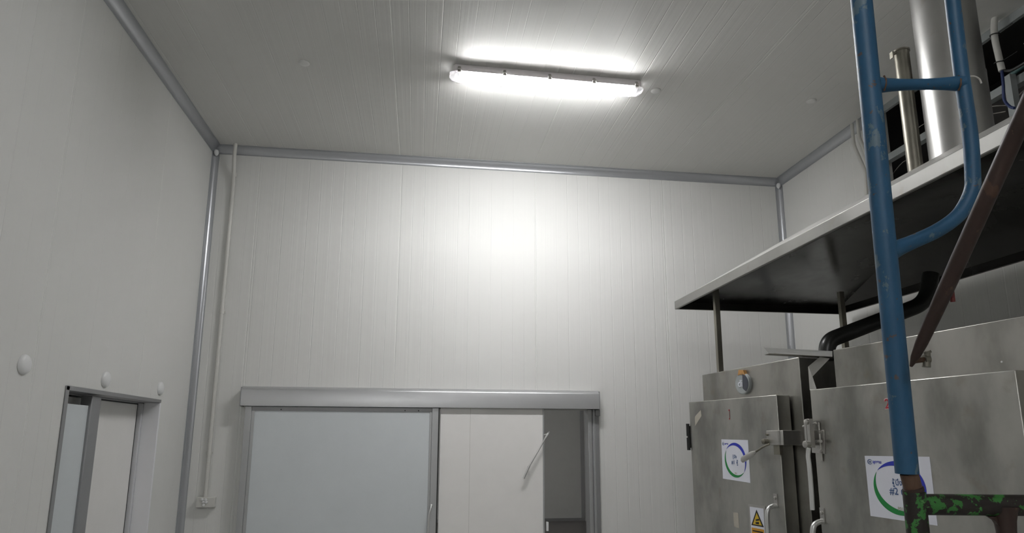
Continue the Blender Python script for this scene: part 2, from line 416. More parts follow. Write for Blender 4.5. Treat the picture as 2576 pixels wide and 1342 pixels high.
# ================================================================== back sliding door
HY = 5.395
d2 = thing('door_2', ((BD0+BD1)/2, YB, 0), 'wide sliding cold room door on the back wall, pushed half open', 'doorway', kind='structure')
hx0, hx1 = onY(604, 1000, HY).x, onY(1509, 1000, HY).x
zt, zb = onY(1100, 984, HY).z, onY(1100, 1026, HY).z
mb = MB(); prof = [(YB, zb+.03), (YB-.012, zb+.03), (YB-.012, zb+.10), (HY+.005, zb+.10), (HY+.005, zb), (HY, zb), (HY, zt-.012), (HY+.006, zt), (HY+.045, zt+.02), (YB, zt+.02)]
n = len(prof); vs = [(hx0, y, z) for y, z in prof]+[(hx1, y, z) for y, z in prof]
mb.add(vs, [(i, (i+1) % n, n+(i+1) % n, n+i) for i in range(n)]+[tuple(range(n)), tuple(range(n, 2*n))])
tk = mb.build('track_cover', 'alu', d2)
mb = MB()
for x in (hx0, hx1-.006): mb.box((x, HY-.003, zb-.004), (x+.006, YB, zt+.012))
mb.build('end_plate', 'alu_d', tk, .001)
# leaf
LY = HY+.030
lx0, lx1 = onY(617, 1040, LY).x, onY(1104, 1040, LY).x
lw = onY(641, 1045, LY).x-lx0
mb = MB()
mb.box((lx0, LY, .02), (lx1, LY+.05, zb+.03)); lf = mb.build('door_leaf', 'leaf_blue', d2)
mb = MB(); mb.box((lx0, LY-.012, .02), (lx0+lw*.66, LY, zb-.004)); mb.box((lx0+lw*.66, LY-.005, .02), (lx0+lw, LY, zb-.035)); mb.build('stile', 'alu', lf, .002)
mb = MB(); mb.box((lx1-lw*.75, LY-.012, .02), (lx1, LY, zb-.004)); mb.box((lx1-lw, LY-.005, .02), (lx1-lw*.75, LY, zb-.035)); mb.build('stile', 'alu', lf, .002)
mb = MB(); mb.box((lx0+lw*.66, LY-.006, zb-.035), (lx1-lw*.75, LY, zb-.004)); mb.build('top_rail', 'alu_d', lf, .002)
for u in (707, 1019, 1053):
    x = onY(u, 1034, LY-.006).x
    MB().lathe((x, LY-.006, zb-.026), (0, -1, 0), [(0, .005), (.003, .0045), (.004, .001)], 12).build('screw', 'black', lf)
MB().box((lx1-.003, LY-.013, .02), (lx1+.006, LY+.05, zb-.004)).build('rubber_edge', 'black', lf)
hp = [onY(u, v, LY-.04+dy) for u, v, dy in ((1084, 1273, .03), (1084, 1279, .0), (1079, 1300, -.005), (1077, 1342, 0), (1077, 1400, 0), (1079, 1420, .03))]
MB().tube(smooth(hp, 6), .0075, 14).build('pull_handle', 'bright', lf)
MB().lathe(onY(1085, 1273, LY-.012), (0, -1, 0), [(0, .011), (.012, .010), (.018, .003)], 16).build('handle_bolt', 'bright', lf)
# opening frame at the right side
jx = onY(1478, 1100, YB).x; BX = onY(1508, 1100, YB-.03).x
mb = MB(); mb.box((jx, YB-.035, 0), (jx+.028, YB+.1, zb)); mb.box((jx+.040, YB-.03, 0), (jx+.062, YB, zb)); mb.box((jx+.028, YB-.018, 0), (jx+.040, YB+.0, zb))
mb.build('door_jamb', 'alu', d2, .003)
mb = MB(); mb.box((jx+.062, YB-.025, 0), (BX, YB, zb)); mb.build('outer_casing', 'alu_d', d2, .003)
mb = MB(); mb.box((jx+.062, YB-.05, zb-.055), (BX+.006, YB-.025, zb)); mb.build('end_stop', 'alu_d', d2, .004)
# pale inner leaf standing in the opening, with its release bar
IY = HY+.034
ix1 = onY(1369, 1100, IY).x
lf = MB().box((lx1+.014, IY, .02), (ix1-.012, IY+.04, zb+.03)).build('inner_leaf', 'leaf_warm', d2, .002)
MB().box((ix1-.012, IY-.002, .02), (ix1, IY+.042, zb+.03)).build('edge_strip', 'alu', lf, .001)
MB().box((onY(1182, 1100, IY).x, IY-.0012, .02), (onY(1182, 1100, IY).x+.003, IY, zb)).build('panel_seam', 'pvc', lf)
HB = IY-.045
p0, p1, p2, p3 = onY(1317, 1205, HB), onY(1330, 1176, HB), onY(1372, 1103, HB), onY(1379, 1092, HB)
mb = MB(); mb.tube([p0, p1], .0085, 14); mb.tube([p1, p2], .0062, 14); mb.tube([p1+(p1-p2).normalized()*.006, p1-(p1-p2).normalized()*.012], .0095, 14)
mb.build('release_bar', 'bright', lf)
mb = MB(); mb.tube([p2, p3, p3+V((.012, .02, .012))], [.009, .010, .007], 14); mb.tube([p3+V((0, 0, 0)), V((ix1+.0, IY, p3.z-.01))], .006, 10); mb.build('bar_bracket', 'bright', lf)
mb = MB(); mb.tube([p1, V((p1.x, IY, p1.z))], .005, 10); mb.build('bar_standoff', 'bright', lf)
q = onY(1376, 1325, IY+.02)
MB().box((q.x-.008, IY+.0, q.z-.035), (q.x+.010, IY+.03, q.z+.035)).build('latch_keeper', 'white', lf, .002)
# room beyond the back doorway
FY = 14.6
make_lamp((-.4, 10.0, 3.595), 0., 'unseen twin tube batten light added to brighten the far room beyond the back doorway')  # unseen lamp, added to brighten the room behind the doorway
b = MB(); b.box((-3.2, FY, 0), (3.75, FY+.1, 3.6)); b.box((3.65, YB+.1, 0), (3.75, FY, 3.6)); b.box((-3.2, YB+.1, 0), (-3.1, FY, 3.6)); MB().box((-3.2, YB+.1, 3.6), (3.75, FY+.1, 3.7)).build('ceiling_beyond_back', 'farwall')['kind'] = 'structure'
b.build('wall_beyond_back', 'farwall')['kind'] = 'structure'
MB().box((-3.2, YB+.1, -.1), (3.75, FY+.1, 0)).build('floor_beyond_back', 'brownfloor')['kind'] = 'structure'
mb = MB(); mb.box((-3.1, FY-.05, 0), (3.65, FY, .06)); mb.build('baseboard_beyond_back', 'alu')['kind'] = 'structure'
MB().box((3.58, FY-.07, .06), (3.65, FY, 3.6)).build('trim_beyond_back', 'alu')['kind'] = 'structure'

# ================================================================== conduit and outlet box on the back wall
cb = onY(516, 1252, YB-.018); ct_ = onY(597, 370, YB-.075)
t = thing('cable_conduit', (cb.x, YB, cb.z), 'cream surface conduit running from the ceiling down the back wall to the outlet box', 'conduit')
xs = cb.x
pth = fillet([(xs+.01, YB-.085, ZC), (xs+.008, YB-.085, ZC-.09), (xs+.0, YB-.016, ZC-.33), (xs, YB-.016, cb.z)], .08, 6)
MB().tube(pth, .0155, 16).build('conduit_pipe', 'pvc', t)
for v, u in ((440, 588), (785, 566), (1140, 530)):
    z = onY(u, v, YB-.016).z
    mb = MB(); mb.tube([(xs, YB-.016, z-.018), (xs, YB-.016, z+.018)], .0190, 16)
    if v > 500: mb.box((xs-.026, YB-.005, z-.006), (xs+.026, YB, z+.006))
    mb.build('conduit_coupling', 'pvc', t)
z1 = cb.z; bx0, bx1 = onY(492, 1275, YB-.045).x, onY(539, 1275, YB-.045).x; bz0 = onY(515, 1278, YB-.045).z
t = thing('outlet_box', ((bx0+bx1)/2, YB, bz0), 'cream outlet box at the lower end of the back wall conduit', 'outlet box')
MB().box((bx0, YB-.045, bz0), (bx1, YB, z1+.002)).build('box_body', 'pvc', t, .004)
cx = bx0+(bx1-bx0)*.45; mb = MB()
for k, (dx, dz) in enumerate(((-.018, .022), (.008, .020), (-.006, .004), (.014, .002), (-.004, -.018))):
    mb.lathe((cx+dx, YB-.045, (bz0+z1)/2+dz), (0, -1, 0), [(0, .011), (.006, .0095), (.008, .004)], 12)
mb.build('socket_face', 'white', t)

# ================================================================== ovens
def frame_fn(O, far):
    O = V(O); u = V((far[0]-O.x, far[1]-O.y, 0)); ln = u.length; u.normalize(); nrm = V((-u.y, u.x, 0))
    if nrm.x > 0: nrm = -nrm
    fr = lambda a, q, z: V((O.x, O.y, 0))+u*a+nrm*q+V((0, 0, z))
    def inv(px, py, q=0.):
        d = ray(px, py); P0 = V((O.x, O.y, 0))+nrm*q; t = (P0-CAM).dot(nrm)/d.dot(nrm); w_ = CAM+d*t
        return (w_-P0).dot(u), w_.z
    return fr, inv, u, nrm, ln
def text_mesh(mb, fr, body, a0, z0, size, q, mi, sx=1.):
    """adds lettering lying in the door plane, reading from far (left in view) to near"""
    cu = bpy.data.curves.new('t', 'FONT'); cu.body = body; cu.size = size; cu.align_x = 'CENTER'; cu.align_y = 'CENTER'; cu.offset = .0006
    ob = bpy.data.objects.new('t', cu); COL.objects.link(ob)
    dg = bpy.context.evaluated_depsgraph_get(); me = bpy.data.meshes.new_from_object(ob.evaluated_get(dg))
    vs = [fr(a0-p.co.x*sx, q, z0+p.co.y) for p in me.vertices]
    mb.add(vs, [tuple(p.vertices) for p in me.polygons], mi)
    bpy.data.objects.remove(ob); bpy.data.curves.remove(cu); bpy.data.meshes.remove(me)
def ring(mb, fr, q, a0, z0, rx, rz, t0, t1, wmax, mi, inner=1.):
    """crescent from angle t0 to t1 (degrees, 0 = near side, counter-clockwise seen from outside)"""
    n = 40; vs = []; fs = []
    for k in range(n+1):
        s_ = k/n; a = math.radians(t0+(t1-t0)*s_); wd = wmax*math.sin(math.pi*s_)**.9+.0006
        for rr in (0, wd):
            vs.append(fr(a0-(rx-rr)*math.cos(a), q, z0+(rz-rr)*math.sin(a)))
    for k in range(n): fs.append((2*k, 2*k+1, 2*k+3, 2*k+2))
    mb.add(vs, fs, mi)
def sticker(fr, inv, quad, num, parent, label, line1):
    c = [inv(*p) for p in quad]           # TL TR BR BL
    mb = MB(); q = .0012
    B = [fr(a, .0002, z) for a, z in c]; T = [fr(a, q, z) for a, z in c]; mb.hexa(B, T, 0)
    a0 = sum(x[0] for x in c)/4; z0 = sum(x[1] for x in c)/4; hw = abs(c[0][0]-c[1][0])/2; hz = abs(c[0][1]-c[3][1])/2
    q2 = q+.0006
    ring(mb, fr, q2, a0-.01*hw, z0+.0*hz, hw*.80, hz*.86, 142, -42, hw*.16, 1)
    ring(mb, fr, q2, a0-.01*hw, z0+.0*hz, hw*.80, hz*.86, 146, 318, hw*.15, 2)
    # two small marks in the upper left corner
    ring(mb, fr, q2, a0+hw*.84, z0+hz*.80, hw*.085, hz*.085, 0, 359, hw*.02, 3)
    text_mesh(mb, fr, 'ctt', a0+hw*.84, z0+hz*.80, hw*.08, q2, 3)
    text_mesh(mb, fr, 'อุทยาน', a0+hw*.60, z0+hz*.80, hw*.10, q2, 1)
    text_mesh(mb, fr, line1, a0+hw*.04, z0+hz*.16, hw*.19, q2, 3)
    text_mesh(mb, fr, '#'+num+' ตู้', a0+hw*.04, z0-hz*.12, hw*.25, q2, 3)
    text_mesh(mb, fr, 'P01', a0+hw*.0, z0-hz*.66, hw*.12, q2, 4)
    o = mb.build('sticker', ['st_white', 'st_blue', 'st_green', 'st_ink', 'tape'], parent); o['label'] = label
    return o
def grip(fr, inv, top_px, mid_px, parent, zlow):
    a, z = inv(*top_px); a2, z2 = inv(mid_px[0], mid_px[1], .06)
    mb = MB(); pts = [fr(a, .0, z), fr(a, .02, z), fr(a, .055, z-.012), fr(a, .066, z-.05), fr(a, .066, zlow+.05), fr(a, .055, zlow+.012), fr(a, .02, zlow), fr(a, 0, zlow)]
    mb.tube(fillet(pts, .03, 5), .0125, 16)
    o = mb.build('grip_handle', 'bright', parent)
    for zz in (z+.03, zlow-.03):
        mb = MB(); mb.fbox(fr, (a-.014, 0, zz-.032), (a+.014, .004, zz+.032)); mb.lathe(fr(a, .004, zz+.01), tuple(fr(0, 1, 0)-fr(0, 0, 0)), [(0, .009), (.006, .008), (.009, .002)], 12)
        mb.build('handle_plate', 'bracket', o)
    return o

# ---- oven 1 (far)
fr, inv, uu, nn, ln = frame_fn((1.93, 3.38), (1.76, 4.17))
dl = ln; DT = .09
ov = thing('steam_oven', fr(dl/2, -.5, 0), 'far stainless steam oven numbered 1, narrow door face, round dial above the door', 'oven', 'steam ovens along the right wall')
body_near = inv(2009, 899, -.1)[0]; body_far = inv(1766, 944, -.1)[0]
zn, zf = inv(2009, 899, -.1)[1], inv(1766, 944, -.1)[1]
mb = MB(); bk = -1.05
B = [fr(body_near, -.1, .12), fr(body_far, -.1, .12), fr(body_far, bk, .12), fr(body_near, bk, .12)]
T = [fr(body_near, -.1, zn), fr(body_far, -.1, zf), fr(body_far, bk, zf), fr(body_near, bk, zn)]
mb.hexa(B, T); mb.build('oven_body', 'steel2', ov, .004)
for a in (body_near+.1, body_far-.1):
    for q in (-.2, bk+.1): MB().fbox(fr, (a-.03, q-.03, 0), (a+.03, q+.03, .12)).build('leg', 'steel2', ov)
dr = MB().fbox(fr, (0, -DT, .2), (dl, 0, 1.99)).build('door', 'steel', ov, .004)
MB().fbox(fr, (.03, -.1, .22), (dl-.03, -DT, 1.96)).build('door_gasket', 'black', dr)
sticker(fr, inv, [(1815, 1106), (1882, 1108), (1888, 1216), (1819, 1205)], '1', dr, 'white square label with a blue and green ring', 'ตู้นึ่ง')
mb = MB(); a, z = inv(1835, 1045); text_mesh(mb, fr, '1', a, z, .085, .0012, 1, .9); mb.v = [q for q in mb.v]
text_mesh(mb, fr, '1', a, z, .062, .0018, 0, .8); mb.build('number', ['steel', 'st_red'], dr)['label'] = 'red outlined number 1'
c = [inv(*p) for p in ((1748, 1050), (1763, 1032), (1765, 1047), (1749, 1073))]
MB().hexa([fr(a, .0002, z) for a, z in c], [fr(a, .001, z) for a, z in c]).build('tape_strip', 'tape', dr)
c = [inv(*p) for p in ((1845, 1290), (1857, 1292), (1860, 1330), (1847, 1326))]
MB().hexa([fr(a, .0002, z) for a, z in c], [fr(a, .001, z) for a, z in c]).build('pale_patch', 'tape', dr)
# warning sign
mb = MB()
def quadpx(mb, px, q0, q1, mi): c = [inv(*p) for p in px]; mb.hexa([fr(a, q0, z) for a, z in c], [fr(a, q1, z) for a, z in c], mi)
aL, zT = inv(1883, 1269); aR = inv(1926, 1276)[0]; hh = abs(aL-aR)*1.55
def sg(s_, t_): return aL+(aR-aL)*s_, zT-hh*t_
def sq(pts, q0, q1, mi): mb.hexa([fr(*(lambda a: (a[0], q0, a[1]))(sg(*p))) for p in pts], [fr(*(lambda a: (a[0], q1, a[1]))(sg(*p))) for p in pts], mi)
sq([(0, 0), (1, 0), (1, 1), (0, 1)], .0002, .004, 0)
sq([(.1, .06), (.9, .06), (.9, .94), (.1, .94)], .004, .0048, 1)
sq([(.5, .11), (.86, .52), (.14, .52)], .0048, .0054, 2)
sq([(.5, .19), (.76, .49), (.24, .49)], .0054, .006, 3)
sq([(.42, .36), (.62, .33), (.64, .37), (.44, .40)], .006, .0064, 2)
sq([(.40, .43), (.60, .41), (.60, .47), (.42, .47)], .006, .0064, 2)
sq([(.14, .58), (.86, .58), (.86, .9), (.14, .9)], .0048, .0054, 4)
sq([(.2, .64), (.8, .64), (.8, .67), (.2, .67)], .0054, .006, 2); sq([(.2, .74), (.7, .74), (.7, .77), (.2, .77)], .0054, .006, 2)
mb.build('warning_sign', ['bracket', 'st_white', 'ink', 'yellow', 'orange'], dr)['label'] = 'framed warning sign with a yellow triangle'
grip(fr, inv, (1953, 1273), (1931, 1290), dr, inv(1953, 1273)[1]-.34)
# hinge at the far edge
a, z = inv(1745, 1100, .0)
mb = MB(); mb.fbox(fr, (dl, -.03, z-.07), (dl+.018, .01, z+.07)); mb.tube([fr(dl+.016, .006, z-.085), fr(dl+.016, .006, z-.005)], .011, 12); mb.tube([fr(dl+.016, .006, z+.005), fr(dl+.016, .006, z+.085)], .011, 12)
mb.build('hinge', 'black', dr)
# dial
a, z = inv(1873, 966, -.1); ax = tuple(fr(0, 1, 0)-fr(0, 0, 0))
g = MB().lathe(fr(a, -.1, z), ax, [(0, .064), (.016, .064), (.02, .060), (.021, .001)], 36).build('dial', 'greyt', ov)
mb = MB(); n = 20
pts = [(a+.058*math.cos(t), z+.058*math.sin(t)) for t in [math.radians(80+k*8.2) for k in range(n)]]
pts = [(a-.012, z+.056)]+pts+[(a-.008, z-.03)]
mb.hexa([fr(p, -.079, q) for p, q in pts], [fr(p, -.0775, q) for p, q in pts]); mb.build('dial_patch', 'darkbox', g)
mb = MB(); text_mesh(mb, fr, 'di', a+.012, z+.0, .06, -.077, 0); mb.build('dial_lettering', 'st_white', g)
mb = MB(); pts = [(a+.03, z+.052), (a+.02, z+.085), (a-.02, z+.08), (a-.035, z+.045), (a-.045, z+.02), (a-.02, z+.045), (a+.005, z+.055)]
mb.hexa([fr(p, -.0775, q) if False else fr(p, -.0998, q) for p, q in pts], [fr(p, -.078, q) for p, q in pts]); mb.build('rust_smear', 'grime', g)
# latch box wrapping the free edge of the door, with its lever
a0, z0 = inv(1927, 1084, .03); a1, z1 = inv(1957, 1083, .03); zlo = inv(1957, 1121, .03)[1]
la = MB()
la.fbox(fr, (-.045, -.02, zlo), (a0, .03, z0)); la.fbox(fr, (-.06, -.30, zlo), (-.02, .03, z0))
la = la.build('latch_bracket', 'bracket', ov, .003)
mb = MB(); mb.fbox(fr, (a0-.04, .0, zlo-.05), (-.02, .022, zlo)); mb.lathe(fr(a0-.005, .03, zlo+.02), ax, [(0, .014), (.03, .014), (.034, .008)], 16); mb.lathe(fr(a0-.01, .03, z0-.022), ax, [(0, .007), (.01, .006)], 12)
mb.build('latch_pivot', 'oldpipe', la)
def pl(px, q): a, z = inv(px[0], px[1], q); return fr(a, q, z)
s0, s1, s2, s3 = pl((1936, 1118), .055), pl((1918, 1126), .07), pl((1902, 1137), .085), pl((1864, 1160), .09)
mb = MB(); mb.tube([s0, s1, s2], .0055, 12); mb.build('latch_lever', 'oldpipe', la)
e = (s3-s2).normalized(); mb = MB()
mb.tube([s2, s2+e*.015, s2+e*.035, s3-e*.015, s3-e*.005, s3], [.0055, .011, .0165, .0175, .013, .004], 18, flat=(V(ax), [1, .6, .3, .3, .3, .4])); mb.build('lever_paddle', 'bracket', la)

# ---- oven 2 (near)
fr2, inv2, u2, n2, ln2 = frame_fn((2.042, 2.014), (1.889, 2.999))
fr, inv = fr2, inv2; ax = tuple(n2)
a_n = inv(2553, 931)[0]; a_f = inv(2037, 981)[0]
ov2 = thing('steam_oven', fr(.5, -.5, 0), 'near stainless steam oven numbered 2, wide door behind the blue scaffold post', 'oven', 'steam ovens along the right wall')
bn, zn = inv(2576, 793, -.11); bf, zf = inv(2095, 881, -.11)
bn2 = bn-.25; zs = (zf-zn)/(bf-bn); zn2 = zn
B = [fr(bn2, -.11, .12), fr(bf, -.11, .12), fr(bf, -1.05, .12), fr(bn2, -1.05, .12)]
T = [fr(bn2, -.11, zn2), fr(bf, -.11, zf), fr(bf, -1.05, zf), fr(bn2, -1.05, zn2)]
MB().hexa(B, T).build('oven_body', 'steel2', ov2, .004)
for a in (bn2+.1, bf-.1):
    for q in (-.2, -.95): MB().fbox(fr, (a-.03, q-.03, 0), (a+.03, q+.03, .12)).build('leg', 'steel2', ov2)
zdn, zdf = inv(2553, 931)[1], inv(2037, 981)[1]
mb = MB(); mb.hexa([fr(a_n, 0, .2), fr(a_f, 0, .2), fr(a_f, -.1, .2), fr(a_n, -.1, .2)], [fr(a_n, 0, zdn), fr(a_f, 0, zdf), fr(a_f, -.1, zdf), fr(a_n, -.1, zdn)])
dr2 = mb.build('door', 'steel', ov2, .004)
MB().fbox(fr, (a_n+.03, -.11, .22), (bf-.03, -.1, zdn-.03)).build('door_gasket', 'black', dr2)
sticker(fr, inv, [(2175.6, 1147.6), (2338.8, 1150), (2359, 1323.7), (2190.6, 1299)], '2', dr2, 'white square label with a blue and green ring', 'ตู้นึ่ง')
mb = MB(); a, z = inv(2233, 1018); text_mesh(mb, fr, '2', a, z, .066, .0010, 1, 1.12); text_mesh(mb, fr, '2', a, z, .056, .0020, 0, 1.0)
mb.build('number', ['st_red', 'st_pink'], dr2)['label'] = 'red number 2 with a pale outline'
grip(fr, inv, (2071, 1313), (2050, 1330), dr2, inv(2071, 1313)[1]-.34)
a, z = inv(2520, 911, -.11)
mb = MB(); mb.lathe(fr(a, -.11, z), ax, [(0, .004), (.002, .003)], 10); mb.build('rivet', 'white', ov2)
# latch assembly at the far edge of door 2
p = [inv(*q) for q in ((2043, 1083), (2075, 1083), (2077, 1143), (2045, 1140))]
lp = MB().hexa([fr(a, 0, z) for a, z in p], [fr(a, .006, z) for a, z in p]).build('latch_plate', 'bracket', ov2, .001)
mb = MB()
for px in ((2064, 1088), (2069, 1136)):
    a, z = inv(*px); mb.lathe(fr(a, .006, z), ax, [(0, .009), (.006, .009), (.008, .004)], 12)
a, z = inv(2066, 1112); mb.tube([fr(a, .006, z-.09), fr(a, .006, z+.09)], .006, 10)
mb.build('latch_bolts', 'bracket', lp)
ac, zc = inv(2036, 1100, .05)
mb = MB(); mb.fbox(fr, (ac-.012, .03, zc-.05), (ac+.008, .055, zc+.085)); mb.fbox(fr, (ac+.016, .01, zc-.04), (ac+.03, .05, zc+.08))
mb.lathe(fr(ac-.002, .055, zc+.07), ax, [(0, .013), (.012, .013), (.015, .006)], 16); mb.lathe(fr(ac+.004, .05, zc-.035), ax, [(0, .017), (.026, .017), (.03, .008)], 18)
mb.tube([fr(ac-.03, .03, zc+.065), fr(ac+.06, .03, zc+.05)], .006, 10); mb.tube([fr(ac+.006, .004, zc-.02), fr(ac-.05, .03, zc-.02)], .008, 10)
lt = mb.build('latch_body', 'bracket', lp, .001)
hh = [(2035, 1128), (2033, 1148), (2036, 1172), (2040, 1220), (2044, 1284)]
pts = [inv(u, v, .07) for u, v in hh]; mb = MB()
ctr = [fr(a, .07, z) for a, z in pts]
mb.tube(smooth(ctr, 5), .0125, 4, flat=None); mb.build('latch_lever', 'channel', lp, .001)

# sheet metal strips in the gap between the ovens
t = thing('drip_channel', onY(2092, 888, 3.03), 'thin pale steel channel sticking out above the gap between the ovens', 'metal channel')
A, Bp = onY(1922, 875, 3.12), onY(2094, 884, 3.03); A2, B2 = onY(1936, 890, 3.12), onY(2094, 899, 3.03)
o_ = V((.012, .045, .0))
mb = MB(); mb.hexa([A2, B2, B2+V((0, .003, 0)), A2+V((0, .003, 0))], [A, Bp, Bp+V((0, .003, 0)), A+V((0, .003, 0))])
mb.build('channel_face', 'channel', t)
mb = MB(); mb.hexa([A2, B2, B2+V((0, .05, -.002)), A2+V((0, .05, -.002))], [A2+V((0, 0, .003)), B2+V((0, 0, .003)), B2+V((0, .05, .001)), A2+V((0, .05, .001))])
mb.build('channel_flange', 'steel2', t)
mb = MB()
q = [onY(2064, 899, 3.05), onY(2087, 903, 3.03), onY(2044, 948, 3.03), onY(2034, 924, 3.06)]
mb.hexa(q, [p+V((.0, .004, .002)) for p in q])
q = [onY(2034, 924, 3.06), onY(2044, 948, 3.03), onY(2054, 979, 3.0), onY(2038, 982, 3.03)]
mb.hexa(q, [p+V((.0, .004, .0)) for p in q])
mb.build('folded_strip', 'hoodtop', t)

# ================================================================== extraction hood
HX0, HX1, HY0, HY1, HZ = 1.866, 3.21, 1.35, 4.60, 2.70
hd = thing('extractor_hood', ((HX0+HX1)/2, (HY0+HY1)/2, HZ), 'large stainless canopy hood hanging over both ovens', 'hood')
HT = HZ+.062
mb = MB()
def rect(x0, x1, y0, y1, z): return [V((x0, y0, z)), V((x1, y0, z)), V((x1, y1, z)), V((x0, y1, z))]
o0, o1 = rect(HX0, HX1, HY0, HY1, HZ), rect(HX0, HX1, HY0, HY1, HT); t_ = .02
i0, i1 = rect(HX0+t_, HX1-t_, HY0+t_, HY1-t_, HZ), rect(HX0+t_, HX1-t_, HY0+t_, HY1-t_, HT)
vs = o0+o1+i0+i1; fs = []
for k in range(4):
    j = (k+1) % 4; fs += [(k, j, 4+j, 4+k), (8+k, 8+j, 12+j, 12+k), (k, j, 8+j, 8+k), (4+k, 4+j, 12+j, 12+k)]
mb.add(vs, fs); mb.build('hood_rim', 'hoodrim', hd, .004)
TX0, TX1, TY0, TY1, TZ = 2.20, 2.95, 2.02, 3.55, 2.962
mb = MB(); a_, b_ = rect(HX0+.006, HX1-.006, HY0+.006, HY1-.006, HT-.002), rect(TX0, TX1, TY0, TY1, TZ)
mb.add(a_+b_, [(k, (k+1) % 4, 4+(k+1) % 4, 4+k) for k in range(4)]+[(4, 5, 6, 7)]); o = mb.build('hood_roof', 'hoodtop', hd)
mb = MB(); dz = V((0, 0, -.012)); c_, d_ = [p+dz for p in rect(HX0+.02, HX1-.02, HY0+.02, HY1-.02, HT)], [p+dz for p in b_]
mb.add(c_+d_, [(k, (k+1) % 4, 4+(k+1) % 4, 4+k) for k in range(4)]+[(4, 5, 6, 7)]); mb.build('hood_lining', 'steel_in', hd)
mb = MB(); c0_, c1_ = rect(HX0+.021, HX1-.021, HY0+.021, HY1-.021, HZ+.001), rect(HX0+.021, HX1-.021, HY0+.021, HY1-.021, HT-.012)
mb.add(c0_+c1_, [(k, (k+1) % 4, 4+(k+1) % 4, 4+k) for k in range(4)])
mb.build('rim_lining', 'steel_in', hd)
for (u, v, uu_, vv) in ((1812, 934, 1798, 780), (2127, 872, 2115, 786)):
    base = onZ(u, v, 2.2) if u < 2000 else onY(u, v, 4.15)
    top = V((base.x, base.y, HZ+.05))
    mb = MB(); s_ = .017; mb.box((base.x-s_, base.y-s_, 2.19), (base.x+s_, base.y+s_, HZ+.07)); mb.build('support_post', 'oldpipe', hd, .002)

# flue
cx, cy_ = 2.425, 2.50
fl = thing('flue_duct', (cx, cy_, TZ), 'wide shiny round steel flue rising from the hood to the ceiling', 'flue')
MB().tube([(cx, cy_, TZ), (cx, cy_, 3.40)], .131, 64).build('lower_section', 'chim', fl)
MB().tube([(cx, cy_, 3.38), (cx, cy_, ZC)], .1285, 64).build('upper_section', 'chim', fl)
MB().tube([(cx, cy_, 3.385), (cx, cy_, 3.405)], [.1318, .1318], 64).build('joint_band', 'chim', fl)
# thin vent pipe
pb = onX(2303, 424, TX0+.12); pb.z = TZ
vp_ = thing('vent_pipe', tuple(pb), 'thin dull steel vent pipe standing on the hood left of the flue', 'pipe')
zt_ = onY(2282, 130, pb.y).z
MB().tube([(pb.x, pb.y, TZ), (pb.x, pb.y, zt_)], .034, 28).build('pipe_shaft', 'oldpipe', vp_)
mb = MB(); mb.tube([(pb.x, pb.y, zt_-.008), (pb.x, pb.y, zt_)], .038, 28); mb.box((pb.x-.055, pb.y-.01, zt_-.02), (pb.x-.03, pb.y+.01, zt_-.012)); mb.box((pb.x-.058, pb.y-.01, zt_-.045), (pb.x-.052, pb.y+.01, zt_-.012)); mb.build('pipe_collar', 'oldpipe', vp_)
# black drain pipe from the gap up into the hood
t = thing('black_exhaust_pipe', onY(2078, 885, 3.3), 'thick black bent pipe rising from the ovens into the hood', 'pipe')
P_ = [onY(2078, 900, 3.28), onY(2080, 868, 3.28), onY(2112, 848, 3.28), onY(2318, 768, 3.28), onY(2338, 748, 3.28), onY(2342, 690, 3.28)]
pp = fillet([onY(2079, 905, 3.28), onY(2082, 858, 3.28), onY(2330, 762, 3.28), onY(2342, 690, 3.28)], .09, 8)
MB().tube(pp, .043, 24).build('bent_pipe', 'blackpipe', t)

# ================================================================== conduits on the right wall
for pts, lab in (([(2143, 311), (2148, 365), (2177, 432), (2183, 540)], 'cream conduit bending down the right wall, left of the pair beside the scaffold post'),
                 ([(2157, 299), (2161, 345), (2189, 408), (2201, 540)], 'cream conduit bending down the right wall, mostly behind the blue post')):
    X = XR-.055; P3 = [onX(u, v, X) for u, v in pts]; P3[0].z = ZC; P3.append(V((P3[-1].x, P3[-1].y, 2.75)))
    o = MB().tube(fillet(P3, .04, 5), .0125, 14).build('wall_conduit', 'pvc', origin=tuple(P3[-1])); tag(o, lab, 'conduit', 'cream conduits on the right wall')

# ================================================================== service void behind the right wall opening
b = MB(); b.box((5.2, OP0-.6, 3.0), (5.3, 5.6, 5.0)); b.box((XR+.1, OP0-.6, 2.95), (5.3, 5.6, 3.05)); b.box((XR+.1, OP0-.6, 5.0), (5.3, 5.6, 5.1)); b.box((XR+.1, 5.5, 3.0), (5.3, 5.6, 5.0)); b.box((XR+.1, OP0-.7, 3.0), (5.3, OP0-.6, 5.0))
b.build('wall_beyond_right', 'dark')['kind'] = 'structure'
o = MB().box((XR-.012, OP0, ZC-.05), (XR+.012, OP1, ZC)).build('trim_6', 'greyt'); tag(o, 'pale edge strip along the ceiling over the opening', 'trim', kind='structure')
rz = 3.79
o = MB().box((XR+.02, OP0, rz-.03), (XR+.07, OP1, rz+.02)).build('support_rail', 'greyt', origin=(XR+.045, 2.7, rz)); tag(o, 'pale grey rail running across the dark opening above the hood', 'rail')
ct = thing('cable_tray', (3.95, 2.7, 3.62), 'dark ladder cable tray inside the opening above the hood', 'cable tray')
for x in (3.8, 4.1): MB().box((x-.01, OP0-.4, 3.58), (x+.01, 4.9, 3.66)).build('side_rail', 'darkbox', ct)
for k in range(14): MB().box((3.8, 1.3+k*.26, 3.59), (4.1, 1.32+k*.26, 3.61)).build('rung', 'greyt', ct)
eq = MB(); eq.box((4.2, 2.45, 3.5), (4.6, 3.0, 4.0)); eq.lathe((4.2, 2.7, 3.8), (-1, 0, 0), [(0, .12), (.04, .12), (.05, .08)], 24)
